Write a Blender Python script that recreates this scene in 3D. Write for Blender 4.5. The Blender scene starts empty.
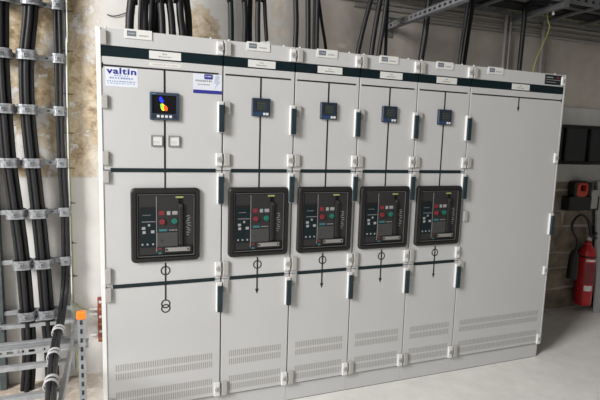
import bpy, bmesh, math, random
from mathutils import Vector, Matrix, Euler

random.seed(7)
scene = bpy.context.scene
COL = scene.collection

# ------------------------------------------------------------------ camera
F_PX = 480.387
YAW, PITCH, ROLL = math.radians(21.271), math.radians(-7.209), math.radians(1.752)
CAM = Vector((0.0621, -2.5389, 1.5666))
_fw = Vector((math.sin(YAW) * math.cos(PITCH), math.cos(YAW) * math.cos(PITCH), math.sin(PITCH)))
_r = Vector((math.cos(YAW), -math.sin(YAW), 0))
_u = _r.cross(_fw)
RT = _r * math.cos(ROLL) + _u * math.sin(ROLL)
UP = -_r * math.sin(ROLL) + _u * math.cos(ROLL)
cam_data = bpy.data.cameras.new('camera')
cam_data.sensor_width = 36
cam_data.lens = F_PX / 600 * 36
cam_data.clip_start = 0.05
cam = bpy.data.objects.new('camera', cam_data)
COL.objects.link(cam)
M = Matrix((RT, UP, -_fw)).transposed().to_4x4()
M.translation = CAM
cam.matrix_world = M
scene.camera = cam


def at(px, py, X=None, Y=None, Z=None):
    """photo pixel -> point on the plane X=, Y= or Z= of the room"""
    d = RT * ((px - 300) / F_PX) - UP * ((py - 200) / F_PX) + _fw
    ax, val = (0, X) if X is not None else (1, Y) if Y is not None else (2, Z)
    return CAM + d * ((val - CAM[ax]) / d[ax])


# ------------------------------------------------------------------ light
world = bpy.data.worlds.new('world')
scene.world = world
world.use_nodes = True
world.node_tree.nodes['Background'].inputs[0].default_value = (0.95, 0.97, 1.0, 1)
world.node_tree.nodes['Background'].inputs[1].default_value = 0.08


def area(name, loc, target, sx, sy, power, color):
    ld = bpy.data.lights.new(name, 'AREA')
    ld.shape = 'RECTANGLE'
    ld.size, ld.size_y, ld.energy, ld.color = sx, sy, power, color
    o = bpy.data.objects.new(name, ld)
    o.location = loc
    o.rotation_euler = (Vector(target) - Vector(loc)).to_track_quat('-Z', 'Y').to_euler()
    COL.objects.link(o)
    return o


# daylight through the tall glazed gate high in the left wall, and a weak added fill by the front wall
area('gate_daylight', (-5.05, -3.15, 4.0), (0.8, -0.9, 0.6), 1.9, 2.8, 860, (1.0, 0.99, 0.98))
area('front_fill', (0.6, -6.45, 1.9), (0.6, 0, 1.5), 3.6, 2.2, 4, (0.97, 0.98, 1.0))

vs = scene.view_settings
vs.view_transform = 'Standard'
vs.look = 'None'
vs.gamma = 1
vs.use_curve_mapping = False
vs.exposure = -0.19

# ------------------------------------------------------------------ materials
MATS = {}


def mat(name, color, rough=0.5, metal=0.0, var=0.0, scale=8.0, bump=0.0, emit=0.0, color2=None, spec=0.5, detail=4.0):
    m = bpy.data.materials.new(name)
    m.use_nodes = True
    nt = m.node_tree
    b = nt.nodes['Principled BSDF']
    c = (*color, 1)
    b.inputs['Base Color'].default_value = c
    b.inputs['Roughness'].default_value = rough
    b.inputs['Metallic'].default_value = metal
    b.inputs['Specular IOR Level'].default_value = spec
    if emit:
        b.inputs['Emission Color'].default_value = c
        b.inputs['Emission Strength'].default_value = emit
    tc = nt.nodes.new('ShaderNodeTexCoord')
    nz = nt.nodes.new('ShaderNodeTexNoise')
    nz.inputs['Scale'].default_value = scale
    nz.inputs['Detail'].default_value = detail
    nt.links.new(tc.outputs['Object'], nz.inputs['Vector'])
    rp = nt.nodes.new('ShaderNodeValToRGB')
    rp.color_ramp.elements[0].position = 0.3
    rp.color_ramp.elements[1].position = 0.7
    v = var if var else 0.02
    lo = color2 if color2 else tuple(x * (1 - v) for x in color)
    rp.color_ramp.elements[0].color = (*lo, 1)
    rp.color_ramp.elements[1].color = (*[min(1, x * (1 + v)) for x in color], 1)
    nt.links.new(nz.outputs['Fac'], rp.inputs['Fac'])
    nt.links.new(rp.outputs['Color'], b.inputs['Base Color'])
    if bump:
        bp = nt.nodes.new('ShaderNodeBump')
        bp.inputs['Strength'].default_value = bump
        bp.inputs['Distance'].default_value = 0.01
        nt.links.new(nz.outputs['Fac'], bp.inputs['Height'])
        nt.links.new(bp.outputs['Normal'], b.inputs['Normal'])
    MATS[name] = m
    return m


mat('paint', (0.53, 0.53, 0.53), 0.42, var=0.012, scale=3)
mat('panel_lit', (0.80, 0.80, 0.78), 0.4)  # end panel paint whitened for the side light that falls on it
mat('hinge_grey', (0.40, 0.39, 0.37), 0.45)
mat('clip_white', (0.68, 0.68, 0.68), 0.35)
mat('shade_black', (0.05, 0.05, 0.05), 0.8)  # seam shade put into colour; also joints, knobs and bolts
mat('band', (0.004, 0.013, 0.017), 0.5, spec=0.2)
mat('bar_petrol', (0.009, 0.020, 0.024), 0.45, spec=0.3)
mat('insert', (0.018, 0.033, 0.042), 0.4, spec=0.3)
mat('mimic', (0.012, 0.012, 0.012), 0.45)
mat('label_white', (0.68, 0.68, 0.66), 0.5)
mat('tape', (0.68, 0.67, 0.64), 0.5)
mat('print_grey', (0.25, 0.25, 0.26), 0.6)
mat('print_blue', (0.006, 0.022, 0.27), 0.5)
mat('print_paleblue', (0.17, 0.25, 0.45), 0.5)
mat('sticker', (0.68, 0.71, 0.78), 0.45)
mat('sticker_blue', (0.03, 0.035, 0.25), 0.45)
mat('flash_pale', (0.46, 0.52, 0.62), 0.5)
mat('tag_box', (0.13, 0.16, 0.21), 0.5)
mat('meter_blue', (0.035, 0.055, 0.085), 0.45)
mat('meter_navy', (0.014, 0.024, 0.045), 0.45)
mat('screen_black', (0.006, 0.005, 0.007), 0.2)
mat('lcd', (0.035, 0.05, 0.04), 0.25)
mat('lcd_strip', (0.02, 0.05, 0.12), 0.4)
mat('glow_blue', (0.01, 0.03, 0.8), 0.5, emit=0.7)
mat('glow_yellow', (0.75, 0.75, 0.03), 0.5, emit=0.75)
mat('glow_green', (0.15, 0.65, 0.05), 0.5, emit=0.6)
mat('glow_red', (0.85, 0.08, 0.01), 0.5, emit=0.8)
mat('button_white', (0.7, 0.72, 0.74), 0.4)
mat('bezel_black', (0.015, 0.0145, 0.0145), 0.5, spec=0.35)
mat('breaker_grey', (0.026, 0.025, 0.026), 0.5, spec=0.35)
mat('breaker_dark', (0.010, 0.010, 0.011), 0.5, spec=0.3)
mat('breaker_panel', (0.055, 0.054, 0.054), 0.35)
mat('key_grey', (0.32, 0.33, 0.33), 0.5)
mat('edge_grey', (0.12, 0.12, 0.12), 0.5)
mat('trip_teal', (0.005, 0.012, 0.015), 0.45, spec=0.3)
mat('button_red', (0.20, 0.02, 0.03), 0.5)
mat('button_green', (0.01, 0.14, 0.10), 0.45)
mat('print_teal', (0.03, 0.16, 0.19), 0.5)
mat('print_yellow', (0.32, 0.33, 0.12), 0.5)
mat('vent_grey', (0.34, 0.335, 0.325), 0.6)
mat('silver', (0.42, 0.41, 0.40), 0.35, metal=0.6)
mat('steel', (0.36, 0.375, 0.395), 0.45, metal=0.6, var=0.12, scale=30)
mat('steel_dull', (0.22, 0.23, 0.24), 0.5, metal=0.5, var=0.15, scale=25)
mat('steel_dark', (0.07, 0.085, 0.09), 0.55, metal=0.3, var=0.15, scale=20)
mat('cast_alu', (0.27, 0.28, 0.30), 0.45, metal=0.6, var=0.3, scale=60, bump=0.3)
mat('cable_black', (0.010, 0.010, 0.012), 0.5, var=0.1, scale=20, spec=0.35)
mat('wire_white', (0.62, 0.62, 0.62), 0.5)
mat('wire_yellow', (0.33, 0.35, 0.09), 0.55)
mat('orange', (0.95, 0.22, 0.01), 0.5)
mat('redbrown', (0.24, 0.06, 0.035), 0.55)
mat('copper', (0.45, 0.22, 0.1), 0.4, metal=0.5)
mat('clamp_grey', (0.42, 0.42, 0.43), 0.5)
mat('pipe_white', (0.66, 0.65, 0.62), 0.45)
mat('conduit', (0.25, 0.24, 0.23), 0.5)
mat('ext_red', (0.45, 0.012, 0.018), 0.32)
mat('rubber', (0.010, 0.010, 0.011), 0.55)
mat('red_plastic', (0.5, 0.05, 0.02), 0.4)
mat('board_grey', (0.36, 0.37, 0.38), 0.5)
mat('glass_dark', (0.006, 0.007, 0.009), 0.15)
mat('frame_dark', (0.009, 0.0095, 0.011), 0.5)
mat('lintel', (0.40, 0.40, 0.385), 0.85, var=0.08, scale=6, bump=0.1)
mat('stone', (0.21, 0.175, 0.135), 0.9, var=0.4, scale=9, bump=0.5)
mat('stone_dark', (0.185, 0.15, 0.115), 0.9, var=0.4, scale=9, bump=0.5)
mat('stone_pale', (0.235, 0.20, 0.16), 0.9, var=0.4, scale=9, bump=0.5)
mat('plain_wall', (0.26, 0.255, 0.245), 0.9, var=0.06, scale=2, bump=0.05)
mat('ceiling', (0.20, 0.195, 0.185), 0.9, var=0.08, scale=2)


def node(nt, t, **kw):
    n = nt.nodes.new(t)
    for k, v in kw.items():
        if hasattr(n, k):
            setattr(n, k, v)
        else:
            n.inputs[k].default_value = v
    return n


def wall_material():
    """old plaster: pale paint with flaked ochre patches"""
    m = bpy.data.materials.new('old_plaster')
    m.use_nodes = True
    nt = m.node_tree
    L = nt.links.new
    b = nt.nodes['Principled BSDF']
    b.inputs['Roughness'].default_value = 0.92
    tc = node(nt, 'ShaderNodeTexCoord')
    pos = tc.outputs['Object']
    sep = node(nt, 'ShaderNodeSeparateXYZ')
    L(pos, sep.inputs[0])

    def math_(op, a, bb=None, clamp=False):
        n = node(nt, 'ShaderNodeMath', operation=op, use_clamp=clamp)
        for i, x in enumerate((a, bb)):
            if x is None:
                continue
            if isinstance(x, (int, float)):
                n.inputs[i].default_value = x
            else:
                L(x, n.inputs[i])
        return n.outputs[0]

    def noise(scale, detail=5, rough=0.6, dist=0.0):
        n = node(nt, 'ShaderNodeTexNoise')
        n.inputs['Scale'].default_value = scale
        n.inputs['Detail'].default_value = detail
        n.inputs['Roughness'].default_value = rough
        n.inputs['Distortion'].default_value = dist
        L(pos, n.inputs['Vector'])
        return n.outputs['Fac']

    def sm(x, a, bb):
        n = node(nt, 'ShaderNodeMapRange', interpolation_type='SMOOTHSTEP')
        n.inputs['From Min'].default_value = a
        n.inputs['From Max'].default_value = bb
        L(x, n.inputs['Value'])
        return n.outputs['Result']

    def blob(cx, cz, rx, rz):
        dx = math_('MULTIPLY', math_('SUBTRACT', sep.outputs[0], cx), 1 / rx)
        dz = math_('MULTIPLY', math_('SUBTRACT', sep.outputs[2], cz), 1 / rz)
        d = math_('ADD', math_('MULTIPLY', dx, dx), math_('MULTIPLY', dz, dz))
        return math_('SUBTRACT', 1.0, d)

    n_big, n_mid, n_fine = noise(4.5, 6, 0.65, 0.4), noise(16, 8, 0.72, 0.3), noise(60, 4, 0.7)
    # the flaked field beside the cable ladder, with a straight lower edge where it was repainted
    left = math_('MULTIPLY', math_('SUBTRACT', 1.0, sm(sep.outputs[0], -0.16, 0.06)), sm(sep.outputs[2], 1.285, 1.30))
    f_left = math_('MULTIPLY', left, sm(math_('ADD', math_('MULTIPLY', n_big, 0.6), math_('MULTIPLY', n_mid, 0.6)), 0.53, 0.60))
    tot = f_left
    for cx, cz, rx, rz in ((0.60, 2.20, 0.15, 0.21), (1.13, 2.44, 0.06, 0.10), (1.12, 2.29, 0.10, 0.045),
                           (0.98, 2.42, 0.04, 0.14), (-0.02, 1.75, 0.12, 0.3), (0.36, 2.5, 0.12, 0.1), (1.62, 2.25, 0.05, 0.02)):
        bl = blob(cx, cz, rx, rz)
        bl = math_('ADD', bl, math_('MULTIPLY', math_('SUBTRACT', n_mid, 0.5), 3.0))
        tot = math_('MAXIMUM', tot, math_('MULTIPLY', sm(bl, 0.0 if cx < 0.9 else 0.2, 0.35 if cx < 0.9 else 0.6), 0.9 if cx < 0.9 else 0.45))
    # colours
    paint = node(nt, 'ShaderNodeValToRGB')
    e = paint.color_ramp.elements
    e[0].position, e[0].color = 0.3, (0.60, 0.585, 0.56, 1)
    e[1].position, e[1].color = 0.7, (0.72, 0.705, 0.68, 1)
    L(noise(3.0, 5, 0.6), paint.inputs['Fac'])
    och = node(nt, 'ShaderNodeValToRGB')
    e = och.color_ramp.elements
    e[0].position, e[0].color = 0.38, (0.22, 0.155, 0.09, 1)
    e[1].position, e[1].color = 0.62, (0.62, 0.55, 0.43, 1)
    k = och.color_ramp.elements.new(0.5)
    k.color = (0.50, 0.385, 0.24, 1)
    L(n_mid, och.inputs['Fac'])
    mx = node(nt, 'ShaderNodeMix', data_type='RGBA')
    L(tot, mx.inputs[0])
    L(paint.outputs[0], mx.inputs[6])
    L(och.outputs[0], mx.inputs[7])
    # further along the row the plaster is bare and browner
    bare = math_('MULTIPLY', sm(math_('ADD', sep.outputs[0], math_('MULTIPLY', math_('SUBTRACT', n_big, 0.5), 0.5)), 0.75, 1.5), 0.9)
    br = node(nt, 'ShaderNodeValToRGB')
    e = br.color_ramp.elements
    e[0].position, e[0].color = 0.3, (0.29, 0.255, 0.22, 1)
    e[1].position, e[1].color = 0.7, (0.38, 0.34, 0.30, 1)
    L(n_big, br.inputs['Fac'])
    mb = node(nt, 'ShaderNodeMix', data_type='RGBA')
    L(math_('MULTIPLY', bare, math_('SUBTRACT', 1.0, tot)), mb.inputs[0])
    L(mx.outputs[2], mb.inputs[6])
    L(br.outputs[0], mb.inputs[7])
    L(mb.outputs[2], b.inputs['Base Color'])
    bp = node(nt, 'ShaderNodeBump')
    bp.inputs['Strength'].default_value = 0.35
    bp.inputs['Distance'].default_value = 0.01
    L(math_('SUBTRACT', math_('MULTIPLY', n_fine, 0.25), math_('MULTIPLY', tot, math_('ADD', 0.4, n_mid))), bp.inputs['Height'])
    L(bp.outputs['Normal'], b.inputs['Normal'])
    MATS['old_plaster'] = m


def floor_material():
    m = bpy.data.materials.new('concrete')
    m.use_nodes = True
    nt = m.node_tree
    L = nt.links.new
    b = nt.nodes['Principled BSDF']
    b.inputs['Roughness'].default_value = 0.8
    tc = node(nt, 'ShaderNodeTexCoord')
    out = []
    for s, d in ((1.6, 6), (9, 8), (70, 3)):
        n = node(nt, 'ShaderNodeTexNoise')
        n.inputs['Scale'].default_value = s
        n.inputs['Detail'].default_value = d
        n.inputs['Roughness'].default_value = 0.65
        L(tc.outputs['Object'], n.inputs['Vector'])
        out.append(n.outputs['Fac'])
    r = node(nt, 'ShaderNodeValToRGB')
    e = r.color_ramp.elements
    e[0].position, e[0].color = 0.32, (0.70, 0.685, 0.65, 1)
    e[1].position, e[1].color = 0.66, (0.86, 0.845, 0.81, 1)
    mixn = node(nt, 'ShaderNodeMath', operation='MULTIPLY_ADD')
    L(out[1], mixn.inputs[0])
    mixn.inputs[1].default_value = 0.55
    h = node(nt, 'ShaderNodeMath', operation='MULTIPLY')
    L(out[0], h.inputs[0])
    h.inputs[1].default_value = 0.45
    L(h.outputs[0], mixn.inputs[2])
    L(mixn.outputs[0], r.inputs['Fac'])
    st = node(nt, 'ShaderNodeValToRGB')
    st.color_ramp.elements[0].position, st.color_ramp.elements[0].color = 0.20, (0.55, 0.5, 0.45, 1)
    st.color_ramp.elements[1].position, st.color_ramp.elements[1].color = 0.34, (1, 1, 1, 1)
    L(out[1], st.inputs['Fac'])
    mu = node(nt, 'ShaderNodeMix', data_type='RGBA', blend_type='MULTIPLY')
    mu.inputs[0].default_value = 1.0
    L(r.outputs[0], mu.inputs[6])
    L(st.outputs[0], mu.inputs[7])
    sp = node(nt, 'ShaderNodeSeparateXYZ')
    L(tc.outputs['Object'], sp.inputs[0])

    def rng(x, a, c):
        n = node(nt, 'ShaderNodeMapRange', interpolation_type='SMOOTHSTEP')
        n.inputs['From Min'].default_value = a
        n.inputs['From Max'].default_value = c
        L(x, n.inputs['Value'])
        return n.outputs['Result']
    d1 = node(nt, 'ShaderNodeMath', operation='MULTIPLY')
    L(rng(sp.outputs[0], 0.15, -0.15), d1.inputs[0])
    L(rng(sp.outputs[1], 0.1, 0.55), d1.inputs[1])
    d2 = node(nt, 'ShaderNodeMath', operation='MULTIPLY')
    L(d1.outputs[0], d2.inputs[0])
    L(rng(out[1], 0.25, 0.55), d2.inputs[1])
    dirt = node(nt, 'ShaderNodeMix', data_type='RGBA')
    L(d2.outputs[0], dirt.inputs[0])
    L(mu.outputs[2], dirt.inputs[6])
    dirt.inputs[7].default_value = (0.40, 0.33, 0.26, 1)
    L(dirt.outputs[2], b.inputs['Base Color'])
    bp = node(nt, 'ShaderNodeBump')
    bp.inputs['Strength'].default_value = 0.15
    bp.inputs['Distance'].default_value = 0.005
    L(out[2], bp.inputs['Height'])
    L(bp.outputs['Normal'], b.inputs['Normal'])
    MATS['concrete'] = m


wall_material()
floor_material()


# ------------------------------------------------------------------ mesh builder
class B:
    def __init__(s):
        s.v, s.f, s.sm = [], [], []

    def add(s, vs, fs, smooth=False):
        o = len(s.v)
        s.v += [Vector(p) for p in vs]
        s.f += [tuple(i + o for i in f) for f in fs]
        s.sm += [smooth] * len(fs)
        return s

    def box(s, x0, x1, y0, y1, z0, z1, bev=0.0, rot=None):
        vs = [Vector((x, y, z)) for z in (z0, z1) for y in (y0, y1) for x in (x0, x1)]
        fs = [(0, 2, 3, 1), (4, 5, 7, 6), (0, 1, 5, 4), (2, 6, 7, 3), (0, 4, 6, 2), (1, 3, 7, 5)]
        if bev:
            bm = bmesh.new()
            bv = [bm.verts.new(p) for p in vs]
            for f in fs:
                bm.faces.new([bv[i] for i in f])
            bmesh.ops.bevel(bm, geom=list(bm.edges), offset=bev, segments=2, profile=0.5, affect='EDGES')
            bm.verts.index_update()
            vs = [v.co.copy() for v in bm.verts]
            fs = [tuple(v.index for v in f.verts) for f in bm.faces]
            bm.free()
        if rot is not None:
            c = Vector(((x0 + x1) / 2, (y0 + y1) / 2, (z0 + z1) / 2))
            vs = [rot @ (p - c) + c for p in vs]
        return s.add(vs, fs)

    def tube(s, pts, r, n=10, smoothpath=True, caps=True):
        pts = [Vector(p) for p in pts]
        if smoothpath and len(pts) > 2:
            q = [pts[0] * 2 - pts[1]] + pts + [pts[-1] * 2 - pts[-2]]
            out = []
            for i in range(1, len(q) - 2):
                p0, p1, p2, p3 = q[i - 1:i + 3]
                for k in range(5):
                    t = k / 5
                    out.append(0.5 * ((2 * p1) + (p2 - p0) * t + (2 * p0 - 5 * p1 + 4 * p2 - p3) * t * t + (3 * p1 - p0 - 3 * p2 + p3) * t ** 3))
            out.append(pts[-1])
            pts = out
        vs, fs = [], []
        ref = None
        for i, p in enumerate(pts):
            d = (pts[min(i + 1, len(pts) - 1)] - pts[max(i - 1, 0)]).normalized()
            if ref is None:
                ref = Vector((1, 0, 0)) if abs(d.x) < 0.8 else Vector((0, 1, 0))
            a = (ref - d * ref.dot(d)).normalized()
            ref = a
            bb = d.cross(a)
            rr = r[i] if isinstance(r, (list, tuple)) else r
            for k in range(n):
                t = 2 * math.pi * k / n
                vs.append(p + (a * math.cos(t) + bb * math.sin(t)) * rr)
        for i in range(len(pts) - 1):
            for k in range(n):
                fs.append((i * n + k, i * n + (k + 1) % n, (i + 1) * n + (k + 1) % n, (i + 1) * n + k))
        s.add(vs, fs, True)
        if caps:
            s.add(vs[:n], [tuple(range(n - 1, -1, -1))])
            s.add(vs[-n:], [tuple(range(n))])
        return s

    def prism(s, poly, y0, y1, smooth=False):
        """polygon in the xz plane extruded along y"""
        n = len(poly)
        vs = [(x, y0, z) for x, z in poly] + [(x, y1, z) for x, z in poly]
        s.add(vs, [(i, (i + 1) % n, n + (i + 1) % n, n + i) for i in range(n)], smooth)
        s.add(vs, [tuple(range(n - 1, -1, -1)), tuple(range(n, 2 * n))])
        return s

    def zprism(s, poly, z0, z1, smooth=False):
        n = len(poly)
        vs = [(x, y, z0) for x, y in poly] + [(x, y, z1) for x, y in poly]
        s.add(vs, [(i, (i + 1) % n, n + (i + 1) % n, n + i) for i in range(n)], smooth)
        s.add(vs, [tuple(range(n - 1, -1, -1)), tuple(range(n, 2 * n))])
        return s

    def frame(s, outer, inner, yf, yb, ch=0.004, yin=None):
        """ring between two outlines of equal length, front at yf with a chamfer"""
        n = len(outer)
        cx = sum(p[0] for p in outer) / n
        cz = sum(p[1] for p in outer) / n

        def shr(pl, d):
            o = []
            for x, z in pl:
                o.append((x - math.copysign(min(d, abs(x - cx)), x - cx), z - math.copysign(min(d, abs(z - cz)), z - cz)))
            return o
        loops = [[(x, yb, z) for x, z in outer], [(x, yf + ch, z) for x, z in outer], [(x, yf, z) for x, z in shr(outer, ch)],
                 [(x, yf, z) for x, z in inner], [(x, yin if yin is not None else yb, z) for x, z in inner]]
        vs = [p for l in loops for p in l]
        fs = []
        for k in range(len(loops) - 1):
            for i in range(n):
                j = (i + 1) % n
                fs.append((k * n + i, k * n + j, (k + 1) * n + j, (k + 1) * n + i))
        return s.add(vs, fs)

    def lathe(s, prof, cx, cy, n=20):
        vs, fs = [], []
        for r, z in prof:
            for k in range(n):
                t = 2 * math.pi * k / n
                vs.append((cx + r * math.cos(t), cy + r * math.sin(t), z))
        for i in range(len(prof) - 1):
            for k in range(n):
                fs.append((i * n + k, i * n + (k + 1) % n, (i + 1) * n + (k + 1) % n, (i + 1) * n + k))
        fs.append(tuple(range(n - 1, -1, -1)))
        fs.append(tuple(range((len(prof) - 1) * n, len(prof) * n)))
        return s.add(vs, fs, True)

    def build(s, name, material, parent=None, local=False, origin=None):
        me = bpy.data.meshes.new(name)
        if parent is not None:
            org = Vector((0, 0, 0)) if local else world_loc(parent)
        else:
            if origin is None:
                xs = [p.x for p in s.v]
                ys = [p.y for p in s.v]
                zs = [p.z for p in s.v]
                origin = ((min(xs) + max(xs)) / 2, (min(ys) + max(ys)) / 2, min(zs))
            org = Vector(origin)
        me.from_pydata([tuple(p - org) for p in s.v], [], s.f)
        me.polygons.foreach_set('use_smooth', s.sm)
        me.validate()
        bm = bmesh.new()
        bm.from_mesh(me)
        bmesh.ops.recalc_face_normals(bm, faces=bm.faces)
        bm.to_mesh(me)
        bm.free()
        me.materials.append(MATS[material])
        o = bpy.data.objects.new(name, me)
        COL.objects.link(o)
        if parent is not None:
            o.parent = parent
        else:
            o.location = org
        return o


def world_loc(o):
    l = Vector((0, 0, 0))
    while o is not None:
        l += o.location
        o = o.parent
    return l


def tag(o, label, cat, group=None):
    o['label'] = label
    o['category'] = cat
    if group:
        o['group'] = group
    return o


def thing(name, label, cat, loc=(0, 0, 0), group=None):
    o = bpy.data.objects.new(name, None)
    o.empty_display_size = 0.05
    COL.objects.link(o)
    o.location = loc
    return tag(o, label, cat, group)


def structure(o):
    o['kind'] = 'structure'
    return o


def copy_tree(o, parent=None):
    c = o.copy()
    COL.objects.link(c)
    c.parent = parent
    for ch in list(o.children):
        copy_tree(ch, c)
    return c


def rrect(x0, x1, z0, z1, r, k=4):
    p = []
    for cx, cz, a0 in ((x1 - r, z1 - r, 0), (x0 + r, z1 - r, 90), (x0 + r, z0 + r, 180), (x1 - r, z0 + r, 270)):
        for i in range(k + 1):
            a = math.radians(a0 + 90 * i / k)
            p.append((cx + r * math.cos(a), cz + r * math.sin(a)))
    return p


def circ(cx, cz, r, n=20):
    return [(cx + r * math.cos(2 * math.pi * i / n), cz + r * math.sin(2 * math.pi * i / n)) for i in range(n)]


def text(name, body, size, x, z, y, material, parent, bold=0.0, sx=1.0):
    cu = bpy.data.curves.new(name, 'FONT')
    cu.body = body
    cu.size = size
    cu.offset = bold
    cu.extrude = 0.0002
    cu.space_character = 1.12
    cu.resolution_u = 3
    t = bpy.data.objects.new('tmp', cu)
    COL.objects.link(t)
    dg = bpy.context.evaluated_depsgraph_get()
    me = bpy.data.meshes.new_from_object(t.evaluated_get(dg))
    bpy.data.objects.remove(t)
    bpy.data.curves.remove(cu)
    me.transform(Matrix.Translation((x, y, z)) @ Matrix.Rotation(math.pi / 2, 4, 'X') @ Matrix.Diagonal((sx, 1, 1, 1)))
    me.name = name
    me.materials.clear()
    me.materials.append(MATS[material])
    o = bpy.data.objects.new(name, me)
    COL.objects.link(o)
    o.parent = parent
    return o


def perforated(b, axis, a0, a1, u0, u1, w0, w1, pitch=0.05, slot=0.026, frac=0.42):
    """flat strip with real slots: along axis from a0 to a1; u is the strip's width, w its thickness"""
    um0, um1 = u0 + (u1 - u0) * (0.5 - frac / 2), u0 + (u1 - u0) * (0.5 + frac / 2)

    def bx(p0, p1, q0, q1):
        if axis == 'x':      # strip in the xz plane, thickness in y
            b.box(p0, p1, w0, w1, q0, q1)
        elif axis == 'y':    # strip in the yz plane, thickness in x
            b.box(w0, w1, p0, p1, q0, q1)
        else:                # strip along z in the xz plane, thickness in y
            b.box(q0, q1, w0, w1, p0, p1)
    bx(a0, a1, u0, um0)
    bx(a0, a1, um1, u1)
    n = max(1, int((a1 - a0) / pitch))
    st = (a1 - a0) / n
    for i in range(n + 1):
        c = a0 + i * st
        bx(max(a0, c - (st - slot) / 2), min(a1, c + (st - slot) / 2), um0, um1)
    return b


# ================================================================== the setting
WALL = 0.72
CEIL = 5.8
floor = structure(B().box(-5.4, 6.6, -6.7, 0.95, -0.1, 0.0).build('floor', 'concrete', origin=(0, 0, 0)))
WX0, WX1, WZ0, WZ1 = 3.70, 5.35, 1.412, 1.775
wb = B()
wb.box(-5.4, WX0, WALL, 0.95, 0, CEIL)
wb.box(WX1, 6.6, WALL, 0.95, 0, CEIL)
wb.box(WX0, WX1, WALL, 0.95, 0, WZ0)
wb.box(WX0, WX1, WALL, 0.95, WZ1, CEIL)
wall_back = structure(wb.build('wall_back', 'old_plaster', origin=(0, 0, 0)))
structure(B().box(-5.4, 6.6, -6.7, 0.95, CEIL, CEIL + .1).build('ceiling', 'ceiling'))
# unseen slab added over the switchboard to shade the upper right wall
SHADE_SLAB = 2.86
structure(B().box(1.0, 6.5, -1.3, WALL, SHADE_SLAB, SHADE_SLAB + .18).build('ceiling', 'ceiling'))
structure(B().box(6.5, 6.6, -6.7, 0.95, 0, CEIL).build('wall_right', 'plain_wall'))
wl = B()
wl.box(-5.4, -5.3, -2.0, 0.95, 0, CEIL).box(-5.4, -5.3, -6.7, -4.3, 0, CEIL).box(-5.4, -5.3, -4.3, -2.0, 5.6, CEIL).box(-5.4, -5.3, -4.3, -2.0, 0, 2.4)
structure(wl.build('wall_left', 'plain_wall'))
wf = B()
wf.box(-5.4, -1.3, -6.7, -6.5, 0, CEIL).box(2.5, 6.6, -6.7, -6.5, 0, CEIL).box(-1.3, 2.5, -6.7, -6.5, 3.05, CEIL).box(-1.3, 2.5, -6.7, -6.5, 0, 0.75)
structure(wf.build('wall_front', 'plain_wall'))

# dark window in the back wall with pale lintel and sill bands
win = structure(B().frame([(WX0, WZ0), (WX1, WZ0), (WX1, WZ1), (WX0, WZ1)],
                          [(WX0 + .03, WZ0 + .025), (WX1 - .03, WZ0 + .025), (WX1 - .03, WZ1 - .025), (WX0 + .03, WZ1 - .025)], 0.80, 0.86, 0.002).build('window_1', 'frame_dark'))
for i in range(5):
    x0 = WX0 + 0.03 + i * 0.318
    B().box(x0, x0 + 0.318, 0.835, 0.842, WZ0 + .02, WZ1 - .02).build('pane', 'glass_dark', win)
    if i:
        B().box(x0 - 0.012, x0 + 0.012, 0.815, 0.85, WZ0 + .02, WZ1 - .02).build('mullion', 'frame_dark', win)
B().box(WX0, WX1, 0.86, 0.95, WZ0, WZ1).build('backing', 'frame_dark', win)
structure(B().box(3.62, 5.5, WALL - 0.02, WALL, WZ1, 1.925, 0.004).build('trim_1', 'lintel'))
structure(B().box(3.62, 5.5, WALL - 0.02, WALL, 1.258, WZ0, 0.004).build('trim_2', 'lintel'))

# bare masonry under the sill band: single stones set in the back wall
z = 0.03
row = 0
while z < 1.2:
    h = min(random.choice((0.15, 0.20, 0.25)), 1.25 - z)
    x = 3.5 + random.uniform(-0.12, 0)
    while x < 4.75:
        w = random.uniform(0.2, 0.5)
        j = [random.uniform(-0.025, 0.025) for _ in range(8)]
        poly = [(x + .008 + j[0], z + .007 + j[1] * .5), (x + w * .5, z + .004 + j[2] * .4), (x + w - .008 + j[3], z + .008 + j[4] * .5),
                (x + w - .008 + j[5], z + h - .008 + j[6] * .5), (x + w * .45, z + h - .005 + j[7] * .4), (x + .008 + j[2], z + h - .010 + j[0] * .5)]
        b = B()
        dp = random.uniform(0.004, 0.010)
        cx, cz = x + w / 2, z + h / 2
        inn = [(cx + (px - cx) * 0.9, cz + (pz - cz) * 0.85) for px, pz in poly]
        n = len(poly)
        vs = [(px, WALL, pz) for px, pz in poly] + [(px, WALL - dp * .6, pz) for px, pz in poly] + [(px, WALL - dp, pz) for px, pz in inn]
        fs = []
        for k in range(2):
            fs += [(k * n + i, k * n + (i + 1) % n, (k + 1) * n + (i + 1) % n, (k + 1) * n + i) for i in range(n)]
        fs.append(tuple(range(2 * n, 3 * n)))
        b.add(vs, fs)
        b.build('stone', random.choice(('stone', 'stone', 'stone_dark', 'stone_pale')), wall_back)
        x += w
    z += h
    row += 1

# ================================================================== switchboard cabinets
ZT, ZP = 2.063, 0.112
Z_BAND0, Z_BAND1 = 1.935, 1.980
Z_BAR1, Z_BAR2 = 1.388, 0.794


def marks(b, x0, x1, z, h, y, n):
    """row of small unreadable print"""
    x = x0
    st = (x1 - x0) / n
    for i in range(n):
        w = st * random.uniform(0.45, 0.8)
        b.box(x, x + w, y - 0.0003, y, z, z + h)
        x += st


def handle(root, x, z0, z1):
    """lever handle: white case, petrol insert on its face; x is the joint between two cabinets"""
    hb = B().box(x - 0.029, x + 0.004, -0.018, 0.0, z0, z1, 0.005)
    h = hb.build('handle', 'clip_white', root, local=True)
    hi = B().box(x - 0.024, x + 0.0035, -0.032, -0.016, z0 + 0.003, z1 - 0.018, 0.003)
    hi.build('handle_insert', 'insert', h, local=True)
    B().prism(circ(x - 0.010, z0 + 0.040, 0.005, 12), -0.0332, -0.031).build('keyhole', 'mimic', h, local=True)


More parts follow.
